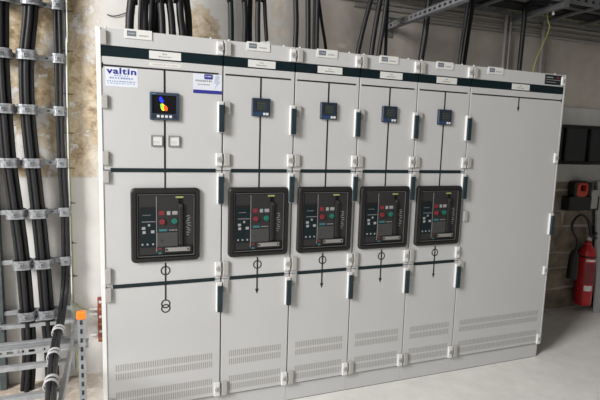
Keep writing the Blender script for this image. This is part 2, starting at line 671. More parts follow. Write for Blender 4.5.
def hinge(root, x, z0, z1):
    b = B().box(x + 0.008, x + 0.040, -0.014, 0.0, z0, z1, 0.004)
    return b.build('hinge', 'hinge_grey', root, local=True)


def lock(root, x, z0, z1):
    b = B().box(x - 0.036, x - 0.002, -0.014, 0.0, z0, z1, 0.004)
    o = b.build('lock', 'clip_white', root, local=True)
    zc = (z0 + z1) / 2
    k = B().prism(circ(x - 0.016, zc, 0.0155, 16), -0.0165, -0.013, True)
    k.build('lock_barrel', 'hinge_grey', o, local=True)
    k = B().prism(circ(x - 0.016, zc, 0.0055, 10), -0.018, -0.016, True)
    k.build('lock_pin', 'print_grey', o, local=True)


def vents(root, x0, x1):
    for z0, z1 in ((0.337, 0.373), (0.289, 0.325), (0.186, 0.222), (0.138, 0.174)):
        b = B()
        n = int((x1 - x0) / 0.0115)
        for i in range(n):
            x = x0 + (x1 - x0) * i / n
            b.box(x, x + 0.0058, -0.0006, 0.0, z0, z1)
        b.build('vent_slots', 'vent_grey', root, local=True)


def mimic(root, *boxes):
    for x0, x1, z0, z1 in boxes:
        B().box(x0, x1, -0.0012, 0.0, z0, z1).build('mimic_line', 'mimic', root, local=True)


def arrow(root, x, ztop, ztip):
    w = 0.0042
    B().prism([(x - w, ztop), (x - w, ztip + .03), (x - .011, ztip + .03), (x, ztip), (x + .011, ztip + .03), (x + w, ztip + .03), (x + w, ztop)], -0.0012, 0.0).build('mimic_arrow', 'mimic', root, local=True)


def ringmark(root, x, z, r=0.022):
    B().frame(circ(x, z, r + .003, 24), circ(x, z, r - .003, 24), -0.0014, 0.0, 0.0001).build('mimic_ring', 'mimic', root, local=True)


def breaker(root, cx):
    W, H = 0.344, 0.384
    x0, z1 = cx - W / 2, 1.298
    P = 0.020

    def U(px):
        return x0 + W * (px - 28) / 342

    def V(py):
        return z1 - H * (py - 15) / 373
    br = B().frame(rrect(x0, x0 + W, z1 - H, z1, 0.022), rrect(U(52), U(348), V(367), V(40), 0.006), -P, 0.0, 0.006, -0.006).build('circuit_breaker', 'bezel_black', root, local=True)

    def el(name, m, ax, bx, ay, by, y0, y1=-0.006, bev=0.0):
        return B().box(U(ax), U(bx), y0, y1, V(by), V(ay), bev).build(name, m, br, local=True)

    def rnd(name, m, ax, ay, r, y0, y1=-0.012):
        return B().prism(circ(U(ax), V(ay), r, 20), y0, y1, True).build(name, m, br, local=True)
    B().frame(rrect(U(58), U(342), V(361), V(46), 0.004), rrect(U(61), U(339), V(358), V(49), 0.003), -0.0145, -0.006, 0.0003).build('trim_edge', 'edge_grey', br, local=True)
    el('face_plate', 'breaker_dark', 52, 348, 40, 367, -0.006, 0.0)
    el('cover_panel', 'breaker_grey', 68, 150, 52, 350, -0.012)
    el('trim_edge', 'silver', 150, 153, 56, 338, -0.0135)
    el('cover_panel', 'breaker_grey', 154, 262, 52, 236, -0.012)
    el('cover_panel', 'breaker_panel', 154, 258, 238, 312, -0.016, bev=0.002)
    el('cover_panel', 'breaker_grey', 288, 337, 52, 308, -0.012)
    el('cover_panel', 'breaker_grey', 154, 182, 314, 352, -0.012)
    el('trip_unit', 'trip_teal', 70, 147, 113, 312, -0.014)
    el('trip_display', 'breaker_dark', 72, 145, 110, 124, -0.0145)
    B().add([], []).box(U(80), U(146), -0.0146, -0.0138, V(184), V(181)).box(U(84), U(125), -0.0146, -0.0138, V(150), V(148)).build('printed_line', 'print_grey', br, local=True)
    for ax, bx, ay, by in ((80, 97, 208, 221), (83, 98, 228, 242), (124, 141, 226, 240), (110, 120, 194, 205)):
        el('trip_key', 'key_grey', ax, bx, ay, by, -0.0155)
    for ax in (78, 103, 130):
        el('trip_dial', 'key_grey', ax, ax + 8, 292, 301, -0.0152)
    el('indicator', 'button_red', 164, 190, 130, 151, -0.0135)
    el('indicator', 'key_grey', 203, 220, 132, 151, -0.0135)
    el('indicator', 'key_grey', 230, 256, 132, 150, -0.0135)
    B().box(U(232), U(254), -0.0139, -0.0134, V(148), V(142)).build('indicator_print', 'print_grey', br, local=True)
    rnd('push_button', 'button_red', 179, 184, 0.0135, -0.021)
    rnd('push_button', 'button_green', 240, 182, 0.0145, -0.021)
    el('caption', 'print_teal', 164, 203, 222, 233, -0.0126)
    b = B()
    marks(b, U(215), U(256), V(231), 0.006, -0.0121, 4)
    b.build('caption', 'print_grey', br, local=True)
    rnd('knob', 'shade_black', 172, 279, 0.007, -0.019)
    sl = el('charging_handle', 'mimic', 260, 284, 92, 306, -0.026, bev=0.005)
    B().prism(circ(U(272), V(104), .006, 14), -0.028, -0.025, True).build('handle_pivot', 'breaker_panel', sl, local=True)
    el('rating_label', 'print_yellow', 247, 286, 57, 66, -0.0126)
    b = B()
    rr = random.Random(3)
    for i in range(9):
        zz = V(158 + i * 12)
        xx = U(rr.uniform(298, 308))
        b.box(xx, xx + rr.uniform(.012, .022), -0.0127, -0.012, zz - 0.0016, zz + 0.0014, rot=Matrix.Rotation(rr.uniform(-.7, .7), 3, 'Y'))
    b.build('printed_symbols', 'key_grey', br, local=True)
    B().frame([(U(184), V(346)), (U(328), V(346)), (U(328), V(310)), (U(184), V(310))], [(U(192), V(340)), (U(320), V(340)), (U(320), V(316)), (U(192), V(316))], -0.018, -0.006, 0.001).build('crank_holder', 'mimic', br, local=True)
    el('crank', 'silver', 193, 319, 317, 339, -0.0155, bev=0.001)
    rnd('crank_bolt', 'shade_black', 201, 328, 0.006, -0.018)
    rnd('crank_bolt', 'shade_black', 309, 328, 0.005, -0.018)
    el('caption', 'button_red', 160, 175, 318, 326, -0.0126)
    el('caption', 'print_teal', 160, 175, 340, 348, -0.0126)


def shell(root, w, full_door=False):
    g = 0.0036
    B().box(0.0005, w - 0.0005, 0.022, 0.60, ZP, ZT).build('body', 'paint', root, local=True)
    B().box(0.001, w - 0.001, 0.018, 0.022, ZP + 0.002, ZT - 0.004).build('shade_black', 'shade_black', root, local=True)  # dark plate behind the doors, standing in for the shade in the seams
    B().box(0.0008, w - 0.0008, 0.016, 0.59, 0.004, ZP - 0.008).build('plinth', 'paint', root, local=True)
    B().box(0.002, w - 0.002, 0.017, 0.58, 0.0, 0.004).build('contact_strip', 'shade_black', root, local=True)  # thin dark strip added where the plinth meets the floor
    B().box(0.003, w - 0.003, 0.03, 0.58, ZP - 0.008, ZP).build('plinth_joint', 'shade_black', root, local=True)
    B().box(g, w - g, 0.0, 0.02, Z_BAND1 + 0.003, ZT, 0.0015).build('header_panel', 'paint', root, local=True)
    B().box(g, w - g, -0.0015, 0.018, Z_BAND0, Z_BAND1).build('header_band', 'band', root, local=True)
    spans = [(ZP + 0.003, Z_BAND0 - 0.003)] if full_door else [(Z_BAR1 + 0.001, Z_BAND0 - 0.003), (Z_BAR2 + 0.001, Z_BAR1 - 0.003), (ZP + 0.003, Z_BAR2 - 0.003)]
    for z0, z1 in spans:
        B().box(g, w - g, 0.0, 0.02, z0, z1, 0.0015).build('door', 'paint', root, local=True)
    if not full_door:
        for zb in (Z_BAR1, Z_BAR2):
            B().box(0.046, w - 0.036, -0.0025, 0.0, zb - 0.010, zb + 0.010).build('dark_strip', 'bar_petrol', root, local=True)
    for x in (0.035, w - 0.06):
        B().lathe([(0.007, ZT), (0.007, ZT + .006), (0.003, ZT + .012)], x, 0.03, 10).build('roof_plug', 'clip_white', root, local=True)


def header_tag(root, x):
    t = B().box(x, x + 0.126, -0.004, 0.0, 2.024, 2.068).build('header_tag', 'label_white', root, local=True)
    B().box(x + 0.011, x + 0.053, -0.0046, -0.004, 2.035, 2.060).build('tag_box', 'tag_box', t, local=True)
    b = B()
    marks(b, x + 0.016, x + 0.048, 2.044, 0.007, -0.0046, 5)
    b.build('tag_print', 'hinge_grey', t, local=True)
    b = B()
    marks(b, x + 0.066, x + 0.112, 2.038, 0.006, -0.004, 7)
    b.build('tag_print', 'print_grey', t, local=True)


def band_plate(root, x, w=0.152):
    t = B().box(x, x + w, -0.0035, -0.0015, 1.938, 1.976).build('name_plate', 'label_white', root, local=True)
    b = B()
    marks(b, x + w * .42, x + w * .58, 1.960, 0.006, -0.0035, 3)
    marks(b, x + w * .3, x + w * .7, 1.947, 0.006, -0.0035, 7)
    b.build('plate_print', 'print_grey', t, local=True)


def common_fittings(root, w):
    for z0, z1 in ((1.984, 2.052), (1.686, 1.750), (1.413, 1.480), (1.325, 1.386), (0.812, 0.893), (0.717, 0.790), (0.116, 0.196)):
        hinge(root, 0.0, z0, z1)
    for z0, z1 in ((1.984, 2.052), (1.412, 1.482), (0.815, 0.893), (0.116, 0.198)):
        lock(root, w, z0, z1)
    for z0, z1 in ((1.588, 1.750), (1.210, 1.376), (0.611, 0.778)):
        handle(root, w, z0, z1)


# ---- the wide incoming cabinet with the colour screen
c1 = thing('switchboard_cabinet', 'light grey switchboard cabinet with colour-screen meter and two stickers on its door', 'cabinet', (0, 0, 0), 'switchboard cabinets in a row')
shell(c1, 0.6)
common_fittings(c1, 0.6)
B().box(-0.008, 0.0003, -0.004, 0.6, 0.02, ZT + 0.004, 0.001).build('end_panel', 'panel_lit', c1, local=True)
B().box(0.0, 0.012, -0.004, -0.0002, 0.02, ZT, 0.001).build('end_strip', 'panel_lit', c1, local=True)
header_tag(c1, 0.120)
band_plate(c1, 0.232, 0.153)
tp = B().box(0.232, 0.385, -0.0006, 0.0, 1.903, 1.921).build('tape_label', 'tape', c1, local=True)
b = B()
marks(b, 0.25, 0.37, 1.909, 0.005, -0.0006, 12)
b.build('tape_print', 'hinge_grey', tp, local=True)
mimic(c1, (0.018, 0.575, 1.8855, 1.8935), (0.015, 0.021, 1.876, 1.902), (0.300, 0.309, 1.775, 1.886), (0.300, 0.309, Z_BAR1 + .01, 1.642),
      (0.301, 0.309, 1.297, Z_BAR1 - .01), (0.301, 0.309, Z_BAR2 + .01, 0.903), (0.301, 0.309, 0.70, Z_BAR2 - .01))
ringmark(c1, 0.305, 0.861)
ringmark(c1, 0.305, 0.680, 0.021)
ringmark(c1, 0.305, 0.655, 0.021)
vents(c1, 0.052, 0.560)
breaker(c1, 0.308)
# colour-screen meter
mt = B().frame(rrect(0.232, 0.374, 1.641, 1.777, 0.004), rrect(0.243, 0.361, 1.672, 1.763, 0.002), -0.016, 0.0, 0.003, -0.010).build('power_meter', 'meter_blue', c1, local=True)
B().box(0.243, 0.361, -0.010, 0.0, 1.672, 1.763).build('screen', 'screen_black', mt, local=True)


def el_poly(cx, cz, rx, rz, tilt, n=18):
    o = []
    for i in range(n):
        a = 2 * math.pi * i / n
        x, zz = rx * math.cos(a), rz * math.sin(a)
        o.append((cx + x * math.cos(tilt) - zz * math.sin(tilt), cz + x * math.sin(tilt) + zz * math.cos(tilt)))
    return o


B().prism(el_poly(0.2860, 1.742, 0.0085, 0.014, 0.25), -0.0106, -0.010).build('screen_image', 'glow_blue', mt, local=True)
B().prism(el_poly(0.291, 1.734, 0.009, 0.008, 0.25), -0.0107, -0.010).build('screen_image', 'glow_blue', mt, local=True)
B().prism(el_poly(0.2945, 1.705, 0.0105, 0.0185, 0.25), -0.0106, -0.010).build('screen_image', 'glow_yellow', mt, local=True)
B().prism(el_poly(0.2885, 1.709, 0.005, 0.012, 0.35), -0.0108, -0.010).build('screen_image', 'glow_green', mt, local=True)
B().prism(el_poly(0.3085, 1.700, 0.0095, 0.0145, 0.35), -0.0109, -0.010).build('screen_image', 'glow_red', mt, local=True)
B().box(0.241, 0.364, -0.0166, -0.016, 1.651, 1.667).build('button_strip', 'meter_navy', mt, local=True)
for x in (0.266, 0.286, 0.306, 0.326):
    B().box(x, x + 0.013, -0.0185, -0.016, 1.653, 1.665, 0.001).build('meter_button', 'button_white', mt, local=True)
B().box(0.238, 0.262, -0.0163, -0.016, 1.768, 1.771).build('meter_print', 'print_paleblue', mt, local=True)
# two square meters
for x0 in (0.235, 0.319):
    q = B().frame(rrect(x0, x0 + 0.060, 1.509, 1.565, 0.003), rrect(x0 + .006, x0 + .054, 1.515, 1.559, 0.002), -0.010, 0.0, 0.002, -0.006).build('square_indicator', 'print_grey', c1, local=True)
    B().box(x0 + .006, x0 + .054, -0.006, 0.0, 1.515, 1.559).build('indicator_face', 'label_white', q, local=True)
    b = B()
    marks(b, x0 + .016, x0 + .044, 1.526, 0.003, -0.006, 5)
    b.box(x0 + .014, x0 + .046, -.0064, -.006, 1.534, 1.5355)
    b.build('indicator_print', 'hinge_grey', q, local=True)
# supplier sticker
s1 = B().box(0.031, 0.178, -0.0008, 0.0, 1.793, 1.882).build('supplier_sticker', 'sticker', c1, local=True)
text('sticker_lettering', 'valtin', 0.0405, 0.0375, 1.8530, -0.0011, 'print_blue', s1, bold=0.0013, sx=1.37)
b = B()
marks(b, 0.070, 0.140, 1.842, 0.005, -0.0008, 6)
marks(b, 0.050, 0.160, 1.829, 0.008, -0.0008, 9)
marks(b, 0.038, 0.170, 1.815, 0.005, -0.0008, 12)
marks(b, 0.040, 0.168, 1.806, 0.004, -0.0008, 10)
b.build('sticker_print', 'print_paleblue', s1, local=True)
# second sticker with the lightning flash
s2 = B().box(0.446, 0.594, -0.0008, 0.0, 1.785, 1.884).build('warning_sticker', 'sticker', c1, local=True)
B().box(0.446, 0.594, -0.0012, -0.0008, 1.785, 1.803).build('sticker_band', 'sticker_blue', s2, local=True)
B().prism(rrect(0.502, 0.546, 1.858, 1.883, 0.005), -0.0014, -0.0008).build('sticker_logo', 'sticker_blue', s2, local=True)
b = B()
marks(b, 0.508, 0.540, 1.869, 0.006, -0.0014, 5)
b.build('sticker_print', 'sticker', s2, local=True)
b = B()
marks(b, 0.458, 0.545, 1.844, 0.009, -0.0008, 9)
marks(b, 0.470, 0.532, 1.827, 0.006, -0.0008, 8)
b.build('sticker_print', 'print_grey', s2, local=True)
B().prism([(0.560, 1.878), (0.583, 1.878), (0.574, 1.850), (0.586, 1.850), (0.553, 1.806), (0.565, 1.838), (0.552, 1.838)], -0.0012, -0.0008).build('sticker_flash', 'flash_pale', s2, local=True)

# ---- four narrow feeder cabinets
c2 = thing('switchboard_cabinet', 'narrow light grey switchboard cabinet next to the one with the colour-screen meter', 'cabinet', (0.6, 0, 0), 'switchboard cabinets in a row')
shell(c2, 0.4)
common_fittings(c2, 0.4)
header_tag(c2, 0.124)
band_plate(c2, 0.132)
mimic(c2, (0.012, 0.375, 1.8855, 1.8935), (0.2005, 0.209, 1.776, 1.886), (0.2005, 0.209, Z_BAR1 + .01, 1.684),
      (0.2005, 0.209, 1.297, Z_BAR1 - .01), (0.2005, 0.209, Z_BAR2 + .01, 0.903))
ringmark(c2, 0.2048, 0.861)
arrow(c2, 0.2048, Z_BAR2 - .01, 0.690)
vents(c2, 0.050, 0.362)
breaker(c2, 0.206)
mt = B().frame(rrect(0.155, 0.256, 1.683, 1.778, 0.004), rrect(0.175, 0.236, 1.713, 1.764, 0.002), -0.016, 0.0, 0.003, -0.013).build('power_meter', 'meter_navy', c2, local=True)
B().box(0.175, 0.236, -0.013, 0.0, 1.713, 1.764).build('screen', 'lcd', mt, local=True)
b = B()
for k in range(3):
    marks(b, 0.182, 0.230, 1.721 + k * 0.014, 0.007, -0.013, 6)
b.build('screen_digits', 'breaker_panel', mt, local=True)
B().box(0.160, 0.214, -0.0166, -0.016, 1.687, 1.704).build('meter_strip', 'lcd_strip', mt, local=True)
for x in (0.216, 0.233):
    B().box(x, x + 0.013, -0.0185, -0.016, 1.689, 1.702, 0.001).build('meter_button', 'button_white', mt, local=True)
extra = {1: 'second narrow light grey cabinet after the one with the colour-screen meter',
         2: 'narrow light grey cabinet third after the colour-screen one, with breaker and arrow line',
         3: 'narrow light grey breaker cabinet adjoining the wide full-height plain door'}
for k in (1, 2, 3):
    c = copy_tree(c2)
    c.location = (0.6 + 0.4 * k, 0, 0)
    c['label'] = extra[k]
# loose crumpled paper tag behind the header of the first narrow cabinet
cr = B()
for i in range(6):
    cx, cz = 0.80 + 0.009 * i, 2.066 + random.uniform(0, .006)
    cr.box(cx, cx + .016, 0.004 + random.uniform(0, .01), 0.012 + random.uniform(0, .01), 2.0635, cz + .008, rot=Matrix.Rotation(random.uniform(-.5, .5), 3, 'Y'))
tag(cr.build('paper_scrap', 'label_white'), 'crumpled white scrap on cabinet roof behind its header tag', 'paper')

# ---- the wide plain cabinet at the end of the row
c6 = thing('switchboard_cabinet', 'wide light grey cabinet with one tall plain door at the row end', 'cabinet', (2.2, 0, 0), 'switchboard cabinets in a row')
shell(c6, 0.8, True)
B().box(0.7997, 0.812, -0.002, 0.6, ZP, ZT + 0.002, 0.001).build('end_panel', 'paint', c6, local=True)
for z0, z1 in ((1.984, 2.052), (1.413, 1.480), (1.06, 1.13), (0.717, 0.790), (0.116, 0.196)):
    hinge(c6, 0.0, z0, z1)
for z0, z1 in ((1.990, 2.050), (1.452, 1.525), (0.642, 0.706), (0.112, 0.188)):
    lock(c6, 0.800, z0, z1)
handle(c6, 0.800, 0.938, 1.095)
header_tag(c6, 0.124)
band_plate(c6, 0.333, 0.152)
mimic(c6, (0.012, 0.790, 1.8855, 1.8935), (0.786, 0.792, 1.876, 1.902))
arrow(c6, 0.404, 1.886, 1.795)
vents(c6, 0.05, 0.765)
npl = B().box(0.618, 0.770, -0.003, 0.0, 1.992, 2.056).build('maker_plate', 'trip_teal', c6, local=True)
B().box(0.630, 0.690, -0.0035, -0.003, 2.036, 2.042).build('plate_print', 'hinge_grey', npl, local=True)
B().box(0.722, 0.744, -0.0035, -0.003, 2.033, 2.047).build('plate_mark', 'button_red', npl, local=True)
B().box(0.628, 0.760, -0.0035, -0.003, 2.022, 2.0245).box(0.628, 0.720, -0.0035, -0.003, 2.006, 2.009).build('plate_print', 'hinge_grey', npl, local=True)

# ================================================================== power cables out of the cabinet roofs
ORD = ('first', 'second', 'third', 'fourth', 'fifth', 'sixth', 'seventh', 'eighth', 'ninth', 'tenth')


def roof_cable(base, top, d, label, group, Y, extra_top=None):
    """base, top: pixel positions; d diameter"""
    p0 = at(*base, Y=Y)
    p1 = at(*top, Y=Y)
    g = (p1 - p0) / max(0.01, p1.z - p0.z)
    pb = p0 + g * (ZT - p0.z) * 0.4
    pb.z = ZT
    mid = p0.lerp(p1, 0.5) + Vector((random.uniform(-.004, .004), 0, 0))
    if extra_top is not None:
        zz = 2.64
        e1 = p1 + g * (zz - p1.z)
        pts = [pb, p0, mid, p1, e1, e1 + Vector((.08, 0, .035)), e1 + Vector((.22, 0, .04))]
    else:
        end = p1 + g * 0.12
        pts = [pb, p0, mid, p1, end, Vector((end.x + g.x * .03, end.y, end.z + .15))]
        pts.append(Vector((end.x + g.x * 0.03, end.y, SHADE_SLAB if end.x > 1.0 else CEIL)))
    tag(B().tube(pts, d / 2, 12).build('power_cable', 'cable_black'), label, 'cable', group)


g1 = 'cables above the colour-screen cabinet'
for k, (bx, tx, d, Y) in enumerate(((129.5, 131.5, .044, .30), (139.8, 140.8, .022, .40), (145, 145.5, .036, .34), (150.8, 152.5, .036, .40), (156.5, 157, .036, .44),
                       (162.5, 160.5, .038, .32), (172.5, 169.3, .040, .34), (182.5, 179.5, .042, .36), (189, 186.5, .040, .42))):
    roof_cable((bx, 33), (tx, 1), d, 'black cable in dense bundle above colour-screen cabinet, %s from the wall cable ladder' % ORD[k], g1, Y)
g2 = 'cables above the first narrow cabinet'
for k, (bx, tx, d, Y) in enumerate(((231.2, 230.5, .034, .36), (244.8, 244.5, .031, .38), (249.5, 250, .032, .42), (257.8, 258, .032, .36), (266.4, 264.5, .024, .38))):
    roof_cable((bx, 38), (tx, 1), d, 'black power cable above the first narrow cabinet, %s after the dense bundle' % ORD[k], g2, Y)
g3 = 'cables above the second narrow cabinet'
for k, (bx, tx, d, Y) in enumerate(((295.4, 295.8, .033, .36), (308, 308, .032, .34), (314.5, 315.5, .030, .40), (316.5, 317.5, .030, .36), (325.5, 318.8, .020, .45))):
    roof_cable((bx, 46), (tx, 1), d, ['black power cable standing alone above the joint of first and second narrow cabinets', 'vertical black cable of the second narrow cabinet nearest the lone one', 'black cable half hidden in the cluster above the second narrow cabinet', 'front black cable in the cluster above the second narrow cabinet', 'slim slanting black cable above the second narrow cabinet'][k], g3, Y)
g4 = 'cables above the third narrow cabinet'
for k, (bx, mx, tx, d, Y) in enumerate(((358, 364, 370.5, .031, .36), (371.5, 375.5, 380, .034, .36), (379, 383, 386.5, .030, .34), (385.5, 385.8, 388, .022, .44))):
    roof_cable((bx, 52), (tx, 1), d, 'leaning black cable above the third narrow cabinet, %s before the perforated bracket arm' % ORD[3 - k], g4, Y)
roof_cable((421.2, 58), (427.5, 14), .042, 'single thick black cable rising beneath the perforated bracket arm', None, .40, 1)
g5 = 'cable pair above the plain-door cabinet'
for dx in (-2.4, 2.4):
    roof_cable((462 + dx, 62), (469.5 + dx, 12), .028, 'black cable of the pair above plain-door cabinet joint, %s' % ('next to the single thick cable' if dx < 0 else 'on the conduit side'), g5, .40 + dx * .007, 1)
roof_cable((519.3, 68), (524, 22), .036, 'lone black cable between conduit and yellow-green wire', None, .45, 1)

# yellow-green earth wire beside it
pts = [at(531, 73, Y=.45), at(536, 60, Y=.45), at(543, 44, Y=.45), at(547.5, 34, Y=.45), at(549.5, 26, Y=.45), at(548, 21, Y=.45)]
pts[0].z = ZT
pts.append(pts[-1] + Vector((-.02, 0, .08)))
tag(B().tube(pts, 0.005, 8).build('earth_wire', 'wire_yellow'), 'yellow-green earth wire dropping from cable tray to plain-door cabinet', 'wire')

# ================================================================== overhead cable tray and bracket arms
TZ = 2.62
tray = thing('cable_tray', 'galvanised ladder cable tray with perforated side rail under the ceiling', 'cable tray', (3.0, 0.45, TZ))
for y0 in (0.205, 0.655):
    b = perforated(B(), 'x', 1.75, 6.45, TZ, TZ + 0.075, y0, y0 + 0.004, 0.075, 0.03, 0.3)
    b.box(1.75, 6.45, y0 - 0.012, y0 + 0.006, TZ + 0.073, TZ + 0.077)
    b.build('side_rail', 'steel_dull', tray)
for x in (1.95, 2.34, 2.73, 3.52, 3.90, 4.30, 4.70, 5.1, 5.5, 5.9, 6.3):
    B().box(x - 0.018, x + 0.018, 0.208, 0.655, TZ + 0.002, TZ + 0.020, 0.003).build('rung', 'steel_dull', tray)
for ky, y in enumerate((.235, .27, .305, .34, .485, .52, .555, .59)):
    pts = [Vector((1.8 + k * 0.58, y + random.uniform(-.001, .001), TZ + 0.038 + random.uniform(0, .003))) for k in range(9)]
    tag(B().tube(pts, 0.0165, 8).build('tray_cable', 'cable_black'), 'black cable lying in the overhead tray, %s behind its front rail' % ORD[ky], 'cable', 'cables lying in the tray')
pts = [at(x, y, Z=TZ + .031) for x, y in ((500, 12), (530, 19), (545, 22), (556, 24), (575, 30))]
for p in pts:
    p.y = .632
tag(B().tube(pts, 0.004, 8).build('earth_wire', 'wire_yellow'), 'yellow-green wire lying along the rear rail of the cable tray', 'wire')


def arm(name, label, x, z, y0, col):
    t = thing(name, label, 'bracket', (x, WALL, z))
    b = perforated(B(), 'y', y0, WALL, z, z + 0.041, x - 0.002, x + 0.002, 0.05, 0.028, 0.4)
    b.box(x - 0.002, x + 0.036, y0, WALL, z + 0.039, z + 0.043)
    b.box(x - 0.002, x + 0.036, y0, WALL, z - 0.002, z + 0.002)
    b.build('channel', col, t)
    B().box(x - 0.03, x + 0.06, WALL - 0.008, WALL, z - 0.05, z + 0.09, 0.002).build('wall_plate', col, t)
    B().prism(circ(x + .02, z + .07, .008, 6), WALL - .018, WALL - .006).build('bolt', 'steel', t)


arm('bracket_arm', 'perforated steel arm reaching out from wall over the narrow cabinets', 1.975, 2.395, -0.16, 'steel_dull')
t = thing('support_arm', 'smooth grey steel arm carrying the cable tray, white bolt near its tip', 'bracket', (3.145, WALL, TZ - .04))
B().box(3.125, 3.165, 0.17, WALL, TZ - 0.045, TZ - 0.004, 0.003).build('channel', 'steel_dull', t)
B().box(3.105, 3.185, WALL - 0.008, WALL, TZ - 0.1, TZ + 0.04, 0.002).build('wall_plate', 'steel_dull', t)
B().box(3.122, 3.168, 0.165, 0.172, TZ - 0.047, TZ + 0.03).build('end_plate', 'steel_dull', t)
p = at(556, 8, Z=TZ - .05)
B().lathe([(0.009, TZ - .075), (0.011, TZ - .06), (0.006, TZ - .06), (0.006, TZ - .044)], 3.145, 0.28, 10).build('bolt', 'pipe_white', t)

# conduits clipped to the wall
for i, (z0, r) in enumerate(((2.60, .013), (2.56, .011), (2.515, .014))):
    tag(B().tube([(1.45 + .25 * i, WALL - r, z0 - .02), (4.2, WALL - r, z0), (6.5, WALL - r, z0 + .01)], r, 10, False).build('wall_conduit', 'conduit'),
        ['topmost grey conduit running along the wall below cable tray', 'middle thin grey conduit running along the wall below cable tray', 'lowest grey conduit running along the wall below cable tray'][i], 'conduit', 'conduits along the wall')
for (px, dy, r) in ((503.5, 0, .014), (508.5, 0, .011)):
    p = at(px, 60, Y=WALL - .045)
    tag(B().tube([(p.x, WALL - r - .028, 1.2), (p.x, WALL - r - .028, 2.66)], r, 10, False).build('upright_conduit', 'conduit'),
        '%s upright grey conduit of the close pair behind plain-door cabinet' % ('thicker' if r > .012 else 'thinner'), 'conduit', 'paired upright conduits')
p = at(541, 60, Y=WALL - .045)
tag(B().tube([(p.x, WALL - .046, 1.2), (p.x, WALL - .046, 2.64)], .016, 10, False).build('upright_conduit', 'conduit'), 'single upright grey conduit behind the yellow-green wire', 'conduit')
# thin wire stub out of the wall above the first cabinet
pts = [at(x, y, Y=WALL - .01) for x, y in ((107, 14.5), (112, 16), (118, 15.5), (126, 13), (133, 11))]
tag(B().tube(pts, .003, 6).build('wall_wire', 'cable_black'), 'thin black wire along plaster beside the dense cable bundle', 'wire')

# ================================================================== cable ladder on the wall at the left
LY = 0.675
lad = thing('wall_cable_ladder', 'galvanised vertical cable ladder fixed to the flaking plaster wall', 'cable ladder', (-0.37, WALL - .02, 0))
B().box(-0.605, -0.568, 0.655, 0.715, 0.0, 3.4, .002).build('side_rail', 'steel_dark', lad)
B().box(-0.207, -0.190, 0.665, 0.715, 0.06, 3.4, .002).build('side_rail', 'steel', lad)
RUNG_Z = [2.285, 1.987, 1.687, 1.384, 1.089, 0.788, 0.476]
for z in RUNG_Z + [2.585, 2.885]:
    B().box(-0.57, -0.205, LY - .008, LY + .022, z - .014, z + .014, .003).build('rung', 'steel', lad)
    for x in (-0.30, -0.265):
        B().prism(rrect(x, x + .018, z - .006, z + .006, .005, 3), LY - .0085, LY - .008).build('rung_slot', 'steel_dark', lad)


def bundle_path(pxs, Y):
    return [at(x, y, Y=Y) for x, y in pxs]


BY = 0.615
b1 = bundle_path(((2, -25), (1, 5), (1.3, 57), (4.5, 110), (9, 162), (16, 211), (22.5, 260), (27, 310), (29, 345), (28.5, 372), (27, 386)), BY)
b2 = bundle_path(((33, -25), (31, 3), (26.5, 57), (27.5, 110), (32.5, 162), (38, 211), (43, 260), (47, 310), (50.5, 345), (52, 370), (52, 384)), BY)
b3 = bundle_path(((56.5, -25), (57, 3), (58.5, 57), (59.5, 110), (61.5, 162), (64.5, 211), (65.5, 260), (64.5, 292)), 0.645)
OFF = ((-.0245, .004), (0, -.0165), (.0245, .004), (.001, .0235))
for path, lab, grp in ((b1, 'black cable of the clamped bundle by the dark ladder rail, ', 'cables of the outer clamped bundle'),
                       (b2, 'black cable of the clamped middle bundle on the ladder, ', 'cables of the middle clamped bundle')):
    path[-1].z = 0.0
    for (ox, oy), wh in zip(OFF, ('dark-rail side', 'front', 'bright-rail side', 'rear against rungs')):
        pts = [p + Vector((ox, oy, 0)) for p in path]
        pts[0].z = 2.75
        pts.insert(0, Vector((pts[0].x, pts[0].y, CEIL)))
        tag(B().tube(pts, 0.0145, 10).build('feeder_cable', 'cable_black'), lab + wh, 'cable', grp)
# the single cable turns off the wall and runs out over the floor ladder
HZ = 0.416
h3 = [at(60, 325, Z=HZ + .042), at(56.5, 338, Z=HZ + .04), at(54, 356, Z=HZ + .04), at(52, 375, Z=HZ + .04), at(51, 392, Z=HZ + .04), at(50.5, 410, Z=HZ + .04)]
h3.append(h3[-1] + (h3[-1] - h3[-2]) * 2)
for ox in (-.0116, .0116):
    pts = [p + Vector((ox, 0, 0)) for p in b3 + h3]
    pts[0].z = 2.75
    pts.insert(0, Vector((pts[0].x, pts[0].y, CEIL)))
    tag(B().tube(pts, 0.0112, 10).build('feeder_cable', 'cable_black'), 'black cable of slim pair curving onto the floor ladder, %s bright rail' % ('away from' if ox < 0 else 'next to'), 'cable', 'slim cable pair')


